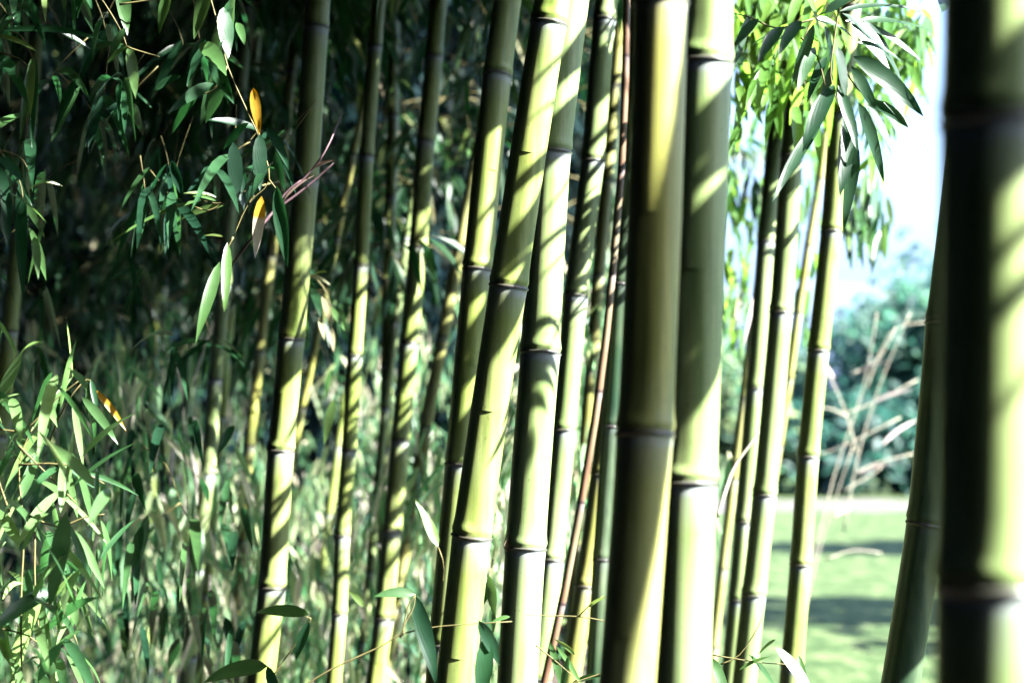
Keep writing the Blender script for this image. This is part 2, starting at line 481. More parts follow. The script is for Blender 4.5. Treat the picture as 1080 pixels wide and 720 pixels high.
def build_bamboo(name, P, r0, zref, nodes, H, mat, seg, label, cat='bamboo', group=None, leaves=0, lowest=2.6,
                 leaf_size=(0.15, 0.024), stub=False, spacing=None):
    P = sorted([Vector(p) for p in P], key=lambda v: v.z)
    # light smoothing of the axis through a quadratic fit
    if len(P) > 3:
        zs = np.array([p.z for p in P])
        fx = np.polyfit(zs, [p.x for p in P], 2); fy = np.polyfit(zs, [p.y for p in P], 1)
        P = [Vector((float(np.polyval(fx, z)), float(np.polyval(fy, z)), float(z))) for z in np.linspace(zs[0], zs[-1], 9)]
    base = culm_axis(P, 0.0)
    root = empty(name, (base.x, base.y, 0))
    tag(root, label, cat, group)
    nodes = sorted(nodes)
    sp = spacing or ((nodes[-1] - nodes[0]) / (len(nodes) - 1) if len(nodes) > 1 else 0.3)
    z = nodes[0]; g = sp
    while z > 0.1:
        g *= 0.9
        z -= g
        nodes.insert(0, z)
    z = nodes[-1]; g = sp
    while z < H:
        z += g
        nodes.append(z)
    nodes = [n for n in nodes if 0.04 < n < H]
    prof = []           # (z, radius factor, signed distance to the nearest node)
    near = seg >= 24
    for i, nz in enumerate(nodes):
        prev = nodes[i - 1] if i else 0.0
        nxt = nodes[i + 1] if i + 1 < len(nodes) else H
        mid0, mid1 = (prev + nz) / 2, (nxt + nz) / 2
        if i == 0: prof.append((-0.05, 1.0, -0.2))
        if i: prof.append((mid0, 1.0, 0.2))
        prof.append((mid0, 1.0, -0.2))
        if near:
            for dz, k in ((-0.10, 1.0), (-0.045, 1.004), (-0.016, 1.016), (-0.006, 1.03), (-0.003, 1.04), (-0.0015, 1.10), (0.0005, 1.105), (0.0018, 1.045),
                          (0.004, 1.035), (0.008, 1.075), (0.012, 1.08), (0.017, 1.05), (0.026, 1.018), (0.05, 1.004)):
                if nz + dz > mid0 + .002 and nz + dz < mid1 - .002: prof.append((nz + dz, k, dz))
        else:
            for dz, k in ((-0.06, 1.0), (-0.02, 1.01), (-0.003, 1.03), (0.0, 1.08), (0.004, 1.03), (0.010, 1.05), (0.03, 1.0)):
                if nz + dz > mid0 + .002 and nz + dz < mid1 - .002: prof.append((nz + dz, k, dz))
    prof.append((H, 1.0, 0.2))
    ph = rng.uniform(0, 6.28)
    vs, fs, av, bv = [], [], [], []
    wob = rng.uniform(0, 100)
    kz = [0.0] + nodes + [H]
    kx = [rng.gauss(0, r0 * .09) for _ in kz]; ky = [rng.gauss(0, r0 * .09) for _ in kz]
    for (z, k, dn) in prof:
        c = culm_axis(P, z) + Vector((float(np.interp(z, kz, kx)), float(np.interp(z, kz, ky)), 0))
        d1 = (culm_axis(P, z + .05) - culm_axis(P, z - .05)).normalized()
        r = r0 * max(0.08, 1 - 0.055 * (z - zref) - (0.012 * (z - zref) ** 2 if z > zref else 0)) * k
        X = Vector((0, 1, 0)).cross(d1).normalized(); Yv = d1.cross(X)
        tilt = 0.08 * math.sin(z * 31 + wob) * r if near else 0
        for s in range(seg):
            an = 2 * math.pi * s / seg
            rr = r * (1 - (0.05 * math.exp(-((math.atan2(math.sin(an - ph), math.cos(an - ph))) / 0.3) ** 2) if near and dn > 0.012 else 0))
            off = X * math.cos(an) * rr + Yv * math.sin(an) * rr
            vs.append(c + off + d1 * (tilt * math.cos(an + ph)) - Vector((base.x, base.y, 0)))
            av.append(dn); bv.append(an)
    n = len(prof)
    for i in range(n - 1):
        if prof[i][0] == prof[i + 1][0]: continue
        for s in range(seg):
            s2 = (s + 1) % seg
            fs.append((i * seg + s, i * seg + s2, (i + 1) * seg + s2, (i + 1) * seg + s))
    fs.append(tuple((n - 1) * seg + s for s in range(seg)))
    mb = MB(); mb.add(vs, fs, av, bv)
    o = mb.build('culm', mat)
    o.parent = root
    # branches and foliage
    if leaves:
        off = Vector((base.x, base.y, 0))
        mbt, mbl = MB(), MB()
        for i, nz in enumerate(nodes):
            if nz < lowest: continue
            c = culm_axis(P, nz)
            if mbt.v:
                mbt.build('branch', M_TWIG).parent = root
                mbt = MB()
            for b in range(2):
                an = rng.uniform(0, 6.28)
                ln = rng.uniform(0.5, 1.0) * (1.0 if nz < H - 1.2 else 0.5)
                dirv = Vector((math.cos(an), math.sin(an), rng.uniform(0.3, 0.9))).normalized()
                pts = [c.copy()]
                dcur = dirv.copy()
                for s in range(6):
                    dcur = (dcur + Vector((0, 0, -0.16))).normalized()
                    pts.append(pts[-1] + dcur * ln / 6)
                kept = 0
                for s in range(leaves):
                    f = rng.uniform(0.15, 1.0) * 5.999
                    k = int(f)
                    p = pts[k].lerp(pts[k + 1], f - k)
                    dv = Vector((rng.gauss(0, 1), rng.gauss(0, 1), rng.gauss(-0.2, .5))).normalized()
                    p2 = p + dv * rng.uniform(0.02, 0.16)
                    if keep_cluster(p2):
                        kept += 1
                        tube(mbt, [p - off, p2 - off], [.0018, .0014], 4, cap=False)
                        leaf_cluster(mbl, mbt, p2 - off, dv, rng.randint(4, 7), leaf_size[0], leaf_size[1], True, 0.8, cols=(0.0, 0.4) if off.y > 4.3 else (0.05, 0.6))  # foliage deep in the grove gets darker leaf colours as painted shade
                if kept:
                    pp = [q - off for q in pts]
                    okv = all((proj(q) is None) or not (-40 < proj(q)[0] < 1120 and 150 < proj(q)[1] < 760 and proj(q)[2] < 4) for q in pts)
                    if okv:
                        tube(mbt, pp, [0.004 - 0.0005 * s for s in range(7)], 5, cap=False)
        if mbt.v:
            mbt.build('branch', M_TWIG).parent = root
        if mbl.v:
            o3 = mbl.build('foliage', M_LEAF_FAR, smooth=False); o3.parent = root
    return root, P


def bamboo(pts, w, Y, nodes_px, mat, label, seg=32, H=6.5, leaves=8, group=None, dy=0.0, name='bamboo', lowest=2.7):
    """a culm measured on the photograph: pts = (x, y) along its centre line, w = width in px at pts' middle"""
    P = [at(px, py, Y + dy * (py - 360) / 360) for px, py in pts]
    zmid = at(540, 360, Y).z
    nz = [at(540, py, Y).z for py in nodes_px]
    return build_bamboo(name, P, w * Y / FPX / 2, zmid, nz, H, mat, seg, label, leaves=leaves, group=group, lowest=lowest)


# the culms one can tell apart, nearest first
culms = {}
culms['A'] = bamboo([(1048, 0), (1046, 360), (1043, 720)], 112, 0.9, [130, 622], M_PALE,
    'thickest closest bamboo culm cut by the right picture edge, left half dark', 48, leaves=5)
culms['B'] = bamboo([(1032, 0), (1004, 300), (976, 520), (953, 720)], 38, 2.4, [145, 340, 553], M_SHADED,
    'shade-coloured dark green bamboo culm leaning out from behind the thickest culm', 40, leaves=5)
culms['C'] = bamboo([(743, 0), (734, 240), (728, 480), (718, 720)], 63, 1.72, [67, 511], M_PALE,
    'thick whitish bamboo culm with oval sun flecks, touching the shaded olive culm', 48, leaves=5)
culms['D'] = bamboo([(698, 0), (689, 240), (679, 480), (662, 720)], 58, 1.52, [3, 458], M_OLIVE,
    'thick olive bamboo culm in soft shade, left of the thick whitish culm', 48, leaves=5)
culms['E'] = bamboo([(582, 0), (545, 240), (510, 480), (481, 720)], 39.5, 2.25, [25, 302, 565], M_CULM,
    'sharp sunlit leaning bamboo culm, front one of the crossing pair at the centre', 48, leaves=5)
culms['F'] = bamboo([(602, 0), (588, 160), (567, 372), (554, 580), (546, 720)], 41, 2.42, [-60, 160, 372, 578], M_PALE,
    'whitish bamboo culm with a split sheath stub, rear one of the crossing pair', 48, leaves=5)
culms['G'] = bamboo([(534, 0), (510, 240), (481, 490), (467, 720)], 31, 2.7, [80, 285, 489], M_CULM,
    'half shaded bamboo culm standing directly left of the sharp leaning culm', 40, leaves=6)
culms['H'] = bamboo([(640, 0), (622, 170), (609, 312), (594, 453), (580, 590), (568, 720)], 25, 3.05, [22, 170, 312, 453, 590, 715], M_PALE,
    'slender pale bamboo culm with black left side, next right of the crossing pair', 32, leaves=6)
culms['I'] = bamboo([(661, 0), (654, 177), (647, 290), (631, 413), (613, 530), (592, 637), (574, 720)], 8, 2.9, [60, 177, 290, 413, 530, 637], M_RED,
    'pencil thin reddish brown bamboo stem curving down left of the shaded olive culm', 20, H=3.4, leaves=3)
culms['J'] = bamboo([(668, 120), (655, 300), (637, 480), (616, 617), (600, 720)], 21, 3.3, [343, 500, 617], M_OLIVE,
    'olive yellow bamboo culm leaning right between the reddish stem and the thick olive culm', 32, leaves=6)
culms['K'] = bamboo([(656, 0), (637, 240), (615, 480), (600, 720)], 14, 4.1, [90, 190, 290, 390, 480, 575, 665], M_YELLOW,
    'thin yellow dappled bamboo culm behind the reddish stem', 20, leaves=6)
culms['L'] = bamboo([(664, 200), (643, 480), (627, 720)], 19, 3.1, [300, 450, 590], M_SHADED,
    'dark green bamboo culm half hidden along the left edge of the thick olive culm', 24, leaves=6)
culms['M'] = bamboo([(800, 300), (788, 400), (768, 550), (750, 700)], 10, 4.3, [330, 420, 505, 600], M_YELLOW,
    'thin yellow bamboo stem emerging low behind the thick whitish culm', 20, H=4.0, leaves=3)
culms['N'] = bamboo([(830, 0), (816, 150), (802, 360), (784, 550), (770, 720)], 19, 3.7, [110, 255, 410, 550, 632], M_PALE,
    'slender black and white sided bamboo culm, first right of the thick whitish culm', 28, leaves=6)
culms['O'] = bamboo([(850, 0), (838, 150), (822, 360), (806, 522), (795, 627), (786, 720)], 24, 3.4, [165, 330, 522, 627], M_PALE,
    'pale bamboo culm, middle one of three slender culms before the lawn', 32, leaves=6)
culms['P'] = bamboo([(898, 0), (886, 135), (873, 245), (866, 360), (853, 481), (844, 595), (833, 720)], 22, 3.2, [120, 245, 370, 481, 595, 702], M_CULM,
    'cream bamboo culm with brown left edge, standing alone before the lawn', 32, leaves=6)
culms['Q'] = bamboo([(850, 280), (838, 360), (815, 510), (795, 640)], 9, 4.6, [330, 400, 470, 545], M_YELLOW,
    'thin pale yellow bamboo stem seen between the two tallest slender culms before the lawn', 18, H=4.0, leaves=3)
culms['R'] = bamboo([(336, 0), (325, 160), (315, 280), (298, 475), (284, 620), (275, 720)], 27, 2.95, [30, 191, 357, 475, 620], M_CULM,
    'medium bamboo culm with bluish node rings, thickest culm of the left half', 36, leaves=9)
culms['S'] = bamboo([(400, 0), (393, 60), (382, 280), (368, 470), (360, 565), (352, 720)], 15.5, 3.40, [50, 165, 280, 375, 475, 565, 647], M_CULM,
    'thin dappled bamboo culm, first right of the medium culm with bluish rings', 28, leaves=9)
culms['T'] = bamboo([(461, 0), (452, 150), (440, 260), (421, 465), (413, 560), (398, 720)], 19.5, 3.62, [60, 150, 260, 362, 465, 560, 652], M_CULM,
    'bamboo culm with a sunlit stripe, halfway between ringed culm and crossing pair', 30, leaves=9)
culms['U'] = bamboo([(440, 180), (418, 340), (404, 440), (398, 520)], 9, 4.4, [250, 340, 430, 520], M_PALE,
    'very thin whitish bamboo stem close left of the culm with a sunlit stripe', 18, H=4.5, leaves=8)
culms['V'] = bamboo([(490, 230), (455, 430), (437, 520), (420, 610), (405, 720)], 13, 4.2, [260, 355, 450, 545, 640], M_YELLOW,
    'blurred thin yellow green stem between the striped and the half shaded culm', 18, leaves=8)
culms['W'] = bamboo([(240, 250), (228, 390), (220, 480), (206, 620), (196, 720)], 15, 4.0, [300, 400, 500, 600], M_PALE,
    'thin bamboo culm with a white sunlit streak left of the medium ringed culm', 20, leaves=10)
culms['X'] = bamboo([(24, 200), (12, 330), (4, 420), (-16, 620)], 17, 3.6, [240, 350, 460, 570], M_CULM,
    'bamboo culm cut by the left picture edge behind hanging leaves', 24, leaves=10)
culms['Y'] = bamboo([(288, 250), (268, 430), (262, 500), (250, 640)], 11, 4.3, [270, 370, 470, 570], M_OLIVE,
    'thin yellowish bamboo stem just left of the medium ringed culm, half lost in leaves', 18, leaves=10)
culms['Z'] = bamboo([(345, 300), (320, 430), (300, 520), (278, 640)], 8, 4.0, [340, 430, 520], M_OLIVE,
    'thin yellow bamboo stem leaning away behind the medium ringed culm on its right', 18, H=4.5, leaves=8)

# culms deep in the grove that nothing tells apart
deep_label = 'thin shaded bamboo culm deep in the dark grove behind the leaves'
for i in range(24):
    for _ in range(40):
        x = rng.uniform(-5.2, 0.75); y = rng.uniform(4.4, 9.5)
        px = 540 + FPX * x / y
        if px < 770 and (px < 700 or rng.random() < .5): break
    lean = rng.uniform(0.0, 0.13)
    P = [Vector((x, y, 0)), Vector((x + lean * 2, y + rng.uniform(-.1, .1), 2.0)), Vector((x + lean * 4.2, y, 4.0))]
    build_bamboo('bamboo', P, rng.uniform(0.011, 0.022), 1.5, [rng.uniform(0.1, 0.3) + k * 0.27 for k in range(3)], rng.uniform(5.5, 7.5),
                 rng.choice([M_CULM, M_SHADED, M_OLIVE, M_SHADED]), 12, deep_label, group='bamboo culms deep in the grove', leaves=13, lowest=1.9,
                 leaf_size=(0.17, 0.028))

# culms beyond the picture's right edge that shade the ones in view
def beyond(P, r, label=None, leaves=4, lowest=3.0, H=6.5):
    return build_bamboo('bamboo', P, r, 1.5, [0.15, 0.45, 0.78], H, M_CULM, 16,
                        'bamboo culm standing just outside the right picture edge', group='bamboo culms right of the picture', leaves=leaves, lowest=lowest)


TS = math.tan(SUN_EL)


def toward_sun(p, t, u=0.0, dz=0.0):
    """the point from which a shadow falls on p, t metres (horizontally) towards the sun"""
    return Vector(p) + SH * t + Vector((0, 0, t * TS + dz)) + UH * u


PD = culms['D'][1]
def axis_at(key, py, Y):
    P = culms[key][1]
    return culm_axis(P, at(540, py, Y).z)


pts = [toward_sun(axis_at('D', y, 1.52), 0.95, u) for y, u in ((20, 0.030), (700, -0.062))]
pts.sort(key=lambda v: v.z)
k = (pts[1] - pts[0]) / (pts[1].z - pts[0].z)
beyond([pts[0] - k * pts[0].z, pts[0], pts[1]], 0.036)

# ------------------------------------------------------------------ undergrowth, litter and far thicket
def scatter_leaves(name, n, box, mat, size, cols, keep=None, parent=None, hang=1.0, dens=None, label=None, cat=None):
    mb = MB()
    (x0, x1), (y0, y1), (z0, z1) = box
    c = 0; tries = 0
    while c < n and tries < n * 6:
        tries += 1
        p = Vector((rng.uniform(x0, x1), rng.uniform(y0, y1), rng.uniform(z0, z1)))
        if dens and noise.noise(p * dens[0]) < dens[1]: continue
        if keep and not keep(p): continue
        m = rng.randint(3, 6)
        d0 = Vector((rng.gauss(0, 1), rng.gauss(0, 1), rng.gauss(-.2, .5))).normalized()
        for j in range(m):
            dd = d0 + Vector((rng.gauss(0, .6), rng.gauss(0, .6), -hang * rng.uniform(0.2, 2)))
            cc = rng.uniform(*cols)
            if rng.random() < 0.08: cc = rng.uniform(0.85, 1)
            leaf(mb, p + Vector((rng.gauss(0, .03), rng.gauss(0, .03), rng.gauss(0, .03))), dd, (rng.gauss(0, 1), rng.gauss(0, 1), .6),
                 size[0] * rng.uniform(.6, 1.2), size[1] * rng.uniform(.6, 1.2), rng.uniform(.1, .5), cc)
            c += 1
    o = mb.build(name, mat, smooth=False)
    tag(o, label, cat, kind='stuff')
    return o


def under_keep(p):
    pr = proj(p)
    x, y, f = pr
    if x > 690: return rng.random() < 0.08
    lim = 340 if x < 420 else 340 - (x - 420) * 0.45
    return rng.random() < max(0.0, min(1.0, (y - lim) / 130.0 + 0.05)) if y < 720 else rng.random() < .4


scatter_leaves('undergrowth', 17000, ((-3.6, 0.75), (3.6, 7.2), (0.05, 2.4)), M_UNDER, (0.14, 0.018), (0.2, 0.97), under_keep, hang=1.9,
               dens=(1.6, 0.08), label='mass of hanging narrow leaves filling the lower grove behind the culms', cat='undergrowth')
scatter_leaves('thicket', 36000, ((-9, 1.0), (8.4, 11.5), (0.0, 7.0)), M_SHADE_LEAF, (0.26, 0.05), (0.0, 0.45), None, hang=.8,
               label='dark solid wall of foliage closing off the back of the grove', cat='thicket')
def side_keep(p):
    pr = proj(p)
    if pr and -150 < pr[0] < 1230 and -150 < pr[1] < 800: return False
    ov = p.z - p.x * TAN - shade_line(p)
    if p.x < -2.4 and p.y < 4: return True
    return ov > 0.35 or (ov > 0 and rng.random() < 0.45)


scatter_leaves('side_occluder', 24000, ((-6.5, -1.3), (-3.5, 4.2), (0.05, 5.5)), M_SHADE_LEAF, (0.30, 0.07), (0.0, 0.4), side_keep, hang=.8,  # leaf mass added out of view to block sky light from the left
               label='unseen leaf mass added outside the left picture edge to block sky light', cat='thicket')
scatter_leaves('roof_occluder', 60000, ((-6, 1.6), (-2.0, 9), (2.9, 6.5)), M_SHADE_LEAF, (0.30, 0.06), (0.0, 0.4), side_keep, hang=.8,  # leaves added overhead, out of view, to keep sun and sky out
               label='unseen leafy roof added above the picture to shade the grove', cat='added canopy')
scatter_leaves('back_occluder', 36000, ((-9, 7), (-5.5, -1.3), (0.0, 13)), M_SHADE_LEAF, (0.55, 0.18), (0.0, 0.3), lambda p: p.y < -1.6 - 0.25 * p.x - 0.1 * abs(p.x), hang=.8,  # wall of leaves added behind the camera against sky light
               label='unseen leaf wall added behind the camera to block sky light', cat='thicket')
# dark lumpy mass added behind the far thicket to stop sky showing through
def lumpy_mass(name, x0, x1, y0, y1, h, mat, label):
    mb = MB(); nx, nz = 60, 30
    for side, yy in ((0, y0), (1, y1)):
        vs = []
        for j in range(nz + 1):
            for i in range(nx + 1):
                x = x0 + (x1 - x0) * i / nx; z = -0.1 + h * j / nz
                d = 0.5 * noise.noise((x * .9, z * .9, side * 9)) + 0.25 * noise.noise((x * 2.7, z * 2.7, side * 5))
                vs.append((x, yy + d * (1 if side else -1), z + .3 * noise.noise((x, z, 3))))
        fs = [(j * (nx + 1) + i, j * (nx + 1) + i + 1, (j + 1) * (nx + 1) + i + 1, (j + 1) * (nx + 1) + i) for j in range(nz) for i in range(nx)]
        if side: fs = [f[::-1] for f in fs]
        mb.add(vs, fs)
    n = (nx + 1) * (nz + 1)
    for j in range(nz):
        for i in (0, nx):
            a = j * (nx + 1) + i; mb.f.append((a, a + nx + 1, a + nx + 1 + n, a + n))
    for i in range(nx):
        a = nz * (nx + 1) + i; mb.f.append((a, a + 1, a + 1 + n, a + n))
    tag(mb.build(name, mat), label, 'thicket', kind='stuff')


lumpy_mass('thicket_backing', -16, 0.9, 11.9, 13.5, 9.5, noise_mat('shade_backing', [(0.35, (0.003, 0.007, 0.009)), (0.65, (0.02, 0.035, 0.025))], 6, .9, 1.0),
           'dark mass added behind the thicket so no sky shows through')
litter = MB()
for i in range(5000):
    p = Vector((rng.uniform(-4, 1.6), rng.uniform(2.0, 8), 0.03 + rng.uniform(0, .03)))
    leaf(litter, p, (rng.gauss(0, 1), rng.gauss(0, 1), 0.15), (rng.gauss(0, .3), rng.gauss(0, .3), 1), rng.uniform(.07, .14), rng.uniform(.012, .02), .05, rng.random())
tag(litter.build('leaf_litter', M_DRY, smooth=False), 'pale dry fallen leaves lying on the soil between the culms', 'leaf litter', kind='stuff')

# ------------------------------------------------------------------ far side of the lawn: trees and shrubs
M_BARK = noise_mat('bark', [(0.3, (0.06, 0.045, 0.035)), (0.7, (0.17, 0.13, 0.10))], 6, 0.95, 0.7)


def far_tree(x, y, h, cr, label, cols, cat='tree', name='tree', trunk=True, leafn=2600, low=0.25, group=None, lobes=14):
    root = empty(name, (x, y, 0)); tag(root, label, cat, group)
    mt = MB()
    tube(mt, [(0, 0, -.1), (0.1, 0, h * .3), (0.0, .1, h * .6), (.15, 0, h * .9)], [h * .03, h * .022, h * .015, h * .004], 10)
    cents = []
    for i in range(lobes):
        a = rng.uniform(0, 6.28); rr = cr * rng.uniform(.2, .85); zz = h * rng.uniform(low + .1, .9)
        rr *= 1 - .6 * max(0, (zz / h - .6) / .4)
        c = Vector((math.cos(a) * rr, math.sin(a) * rr, zz)); cents.append((c, cr * rng.uniform(.28, .5)))
        tube(mt, [(0, 0, zz * .55), (c.x * .5, c.y * .5, zz * .8), tuple(c)], [h * .01, h * .006, h * .002], 6)
    mt.build('trunk', M_BARK, None).parent = root
    mc = MB()
    for i in range(leafn):
        c, r = rng.choice(cents)
        v = Vector((rng.gauss(0, 1), rng.gauss(0, 1), rng.gauss(0, .8))).normalized() * r * rng.uniform(.35, 1.05)
        p = c + v
        if noise.noise(p * 1.1 + Vector((x, y, 0))) < -0.22 or p.z < 0: continue
        s = rng.uniform(.14, .34)
        leaf(mc, p, (rng.gauss(0, 1), rng.gauss(0, 1), rng.gauss(-.3, 1)), (rng.gauss(0, 1), rng.gauss(0, 1), 1), s * 1.7, s, .2, rng.uniform(*cols))
    mc.build('crown', M_FARLEAF, None, smooth=False).parent = root
    return root


M_FARLEAF = leaf_material('tree_leaf', [(0.0, (0.02, 0.065, 0.06)), (0.35, (0.045, 0.11, 0.085)), (0.7, (0.12, 0.19, 0.10)), (1.0, (0.26, 0.30, 0.15))], 0.45, 0.6, veins=False)
far_tree(12.6, 47, 6.8, 3.8, 'rounded blue green tree beyond the lawn, rising highest beside the dark leaning culm', (0.0, .45), leafn=5200)
far_tree(8.2, 49, 4.9, 3.4, 'lower bushy tree beyond the lawn behind the straw coloured twigs', (0.1, .7), leafn=4200)
far_tree(10.6, 44, 3.2, 2.4, 'dark teal shrub at the far lawn edge right of centre of the open gap', (0.0, .3), 'shrub', 'shrub', leafn=2600, low=.05)
far_tree(13.2, 43.5, 3.4, 2.4, 'dark shrub at the far lawn edge nearest the leaning dark culm', (0.0, .35), 'shrub', 'shrub', leafn=2600, low=.05)
far_tree(7.2, 44, 2.6, 2.3, 'olive shrub at the far lawn edge beside the lone cream culm', (0.3, .9), 'shrub', 'shrub', leafn=2200, low=.05)
far_tree(4.8, 46, 6.2, 3.4, 'green tree beyond the lawn seen between the slender culms', (0.3, .9), leafn=3600)
far_tree(17.5, 52, 10, 5, 'tall tree beyond the lawn hidden behind the thickest culm', (0.0, .5), leafn=3600)
far_tree(0.5, 50, 9, 5, 'broad tree far behind the white culm', (0.2, .7), leafn=3000)
far_tree(24, 47, 8, 4.5, 'spreading tree far outside the right side of the view', (0.2, .7), leafn=2200)
# trees beyond the right edge that throw the shadow bands onto the lawn
for i, (x, y, ln) in enumerate(((10.6, 19.3, 2000), (7.9, 10.9, 700), (12.6, 19.8, 2000))):
    far_tree(x, y, 6.5, 1.7, 'narrow lawn tree outside the right side of the view', (0.2, .7), leafn=ln, group='lawn trees right of the view', low=.3)

# ------------------------------------------------------------------ leafy branches close to the camera
def spray(name, label, twigs, leaves, Y, cat='leafy branch', mat_leaf=None, twig_mat=None, group=None, detail=True, tw=0.0016, extra=None, jit=0.05):
    """twigs: pixel polylines; leaves: (base x, y, tip x, y, width px, colour 0..1)"""
    mat_leaf = mat_leaf or M_LEAF
    first = at(twigs[0][0][0], twigs[0][0][1], Y) if twigs else at(leaves[0][0], leaves[0][1], Y)
    root = empty(name, first); tag(root, label, cat, group)
    mt = MB()
    for tl in twigs:
        pts = [at(q[0], q[1], Y + (q[2] if len(q) > 2 else 0)) - first for q in tl]
        fine = []
        n = len(pts)
        for i in range(n - 1):
            p0, p1, p2, p3 = pts[max(i - 1, 0)], pts[i], pts[i + 1], pts[min(i + 2, n - 1)]
            for s in (0, .33, .66):
                fine.append(0.5 * ((2 * p1) + (p2 - p0) * s + (2 * p0 - 5 * p1 + 4 * p2 - p3) * s * s + (3 * p1 - p0 - 3 * p2 + p3) * s ** 3))
        fine.append(pts[-1])
        m = len(fine)
        tube(mt, fine, [tw * (1 - .6 * i / m) * (1.25 if i % 5 == 0 else 1) for i in range(m)], 7)
    if mt.v: mt.build('twig', twig_mat or M_TWIG).parent = root
    ml = MB()
    for lf in leaves:
        add_px_leaf(ml, lf, Y, first, detail, jit)
    if ml.v: ml.build('foliage', mat_leaf).parent = root
    for lf, mat, lab in (extra or []):
        me_ = MB(); add_px_leaf(me_, lf, Y, first, True, 0.0)
        if 'bleached' in lab: me_.a = [min(1, max(0, (k // 3) / 7 * 1.6 - .1)) for k in range(len(me_.v))]
        o = me_.build('leaf', mat); o.parent = root; o['label'] = lab
    return root


def add_px_leaf(ml, lf, Y, first, detail=True, jit=0.05):
    bx, by, tx, ty, w, c = lf[:6]
    yb = Y + rng.uniform(-jit, jit)
    yt = yb + rng.uniform(-jit, jit) * 1.2
    b, t = at(bx, by, yb), at(tx, ty, yt)
    d = t - b
    L = d.length
    dr = 0.22 if abs(d.z) / L < .85 else 0.06
    # start a little above the chord so that the drooping blade ends at its tip
    d2 = d.normalized() + Vector((0, 0, dr * 1.15))
    nr = Vector((rng.uniform(-.5, .6), -1.0, rng.uniform(0.2, .8)))
    leaf(ml, b - first, d2, nr, L * 1.03, min(w * 0.9, L / Y * FPX * 0.26) * Y / FPX, dr, c, rng.uniform(.15, .45), detail, rng.uniform(-.5, .5), 0)


def random_spray(name, label, box, n, Y, w, cols, jit=.3, mat=None, L=(30, 75), group=None):
    x0, x1, y0, y1 = box
    tw_, lv = [], []
    while len(lv) < n:
        x, y = rng.uniform(x0, x1), rng.uniform(y0, y1)
        dx, dy = rng.uniform(-22, 22), rng.uniform(8, 30)
        tw_.append([(x - dx * 2, y - dy * 2.5), (x - dx * .6, y - dy), (x, y)])
        for k in range(rng.randint(3, 6)):
            a = math.radians(rng.gauss(95, 32)); l = rng.uniform(*L)
            lv.append((x + rng.uniform(-3, 3), y - k * 3, x + l * math.cos(a), y + l * math.sin(a), rng.uniform(*w), rng.uniform(*cols)))
    return spray(name, label, tw_, lv, Y, mat_leaf=mat, jit=jit, tw=.001, group=group)


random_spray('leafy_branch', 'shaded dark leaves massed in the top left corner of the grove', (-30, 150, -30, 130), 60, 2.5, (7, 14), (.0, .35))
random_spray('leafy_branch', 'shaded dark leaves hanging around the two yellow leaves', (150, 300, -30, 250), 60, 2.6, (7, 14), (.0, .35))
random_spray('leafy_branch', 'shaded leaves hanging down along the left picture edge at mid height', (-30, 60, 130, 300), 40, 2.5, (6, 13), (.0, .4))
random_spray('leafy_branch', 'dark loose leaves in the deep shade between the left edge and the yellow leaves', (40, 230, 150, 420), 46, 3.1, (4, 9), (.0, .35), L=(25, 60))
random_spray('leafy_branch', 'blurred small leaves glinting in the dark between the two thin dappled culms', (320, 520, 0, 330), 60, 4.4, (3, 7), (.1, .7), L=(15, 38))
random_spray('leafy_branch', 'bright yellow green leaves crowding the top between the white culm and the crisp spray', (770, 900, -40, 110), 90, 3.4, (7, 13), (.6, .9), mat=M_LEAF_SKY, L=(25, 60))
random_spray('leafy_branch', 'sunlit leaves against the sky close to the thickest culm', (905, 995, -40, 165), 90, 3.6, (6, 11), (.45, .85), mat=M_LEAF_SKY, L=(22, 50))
# right: crisp green leaves hanging against the sky
spray('leafy_branch', 'crisp green bamboo spray hanging against the sky above the cream culm',
      [[(1010, -40, .1), (940, -18), (885, 8), (858, 20), (845, 50)], [(885, 8), (880, 40), (876, 80), (884, 110)], [(884, 60), (905, 95), (930, 108)],
       [(858, 20), (820, 30), (790, 18), (760, 12)], [(845, 40), (862, 60), (870, 90)]],
      [(886, 12, 968, 8, 9, 0.15), (888, 14, 940, 64, 20, 0.19), (892, 22, 972, 64, 16, 0.22), (893, 15, 938, 78, 26, 0.14), (905, 45, 952, 66, 14, 0.25),
       (900, 60, 972, 122, 24, 0.20), (898, 70, 926, 120, 14, 0.28), (884, 50, 892, 102, 16, 0.19), (920, 108, 958, 135, 17, 0.19),
       (928, 110, 954, 150, 16, 0.15), (932, 108, 978, 160, 13, 0.25), (915, 110, 940, 163, 17, 0.12), (905, 108, 931, 190, 17, 0.17), (895, 115, 892, 160, 14, 0.15),
       (898, 120, 886, 205, 22, 0.12), (903, 150, 890, 240, 17, 0.22), (880, 90, 848, 160, 20, 0.15), (866, 130, 816, 213, 14, 0.19), (876, 70, 862, 130, 14, 0.09),
       (858, 26, 835, 90, 15, 0.25), (850, 30, 818, 44, 10, 0.19), (845, 22, 822, 58, 15, 0.28), (860, 20, 900, 40, 15, 0.43), (870, 14, 908, -6, 12, 0.19),
       (835, 30, 792, 48, 14, 0.12), (826, 28, 800, 66, 15, 0.22), (800, 20, 776, 50, 14, 0.19), (860, 50, 842, 96, 14, 0.37), (906, 22, 990, 34, 13, 0.34),
       (870, 28, 878, 84, 18, 0.09), (884, 90, 905, 160, 14, 0.19), (872, 60, 852, 108, 12, 0.15), (910, 20, 952, 92, 16, 0.17), (790, 16, 772, 74, 12, 0.31)], 2.15)
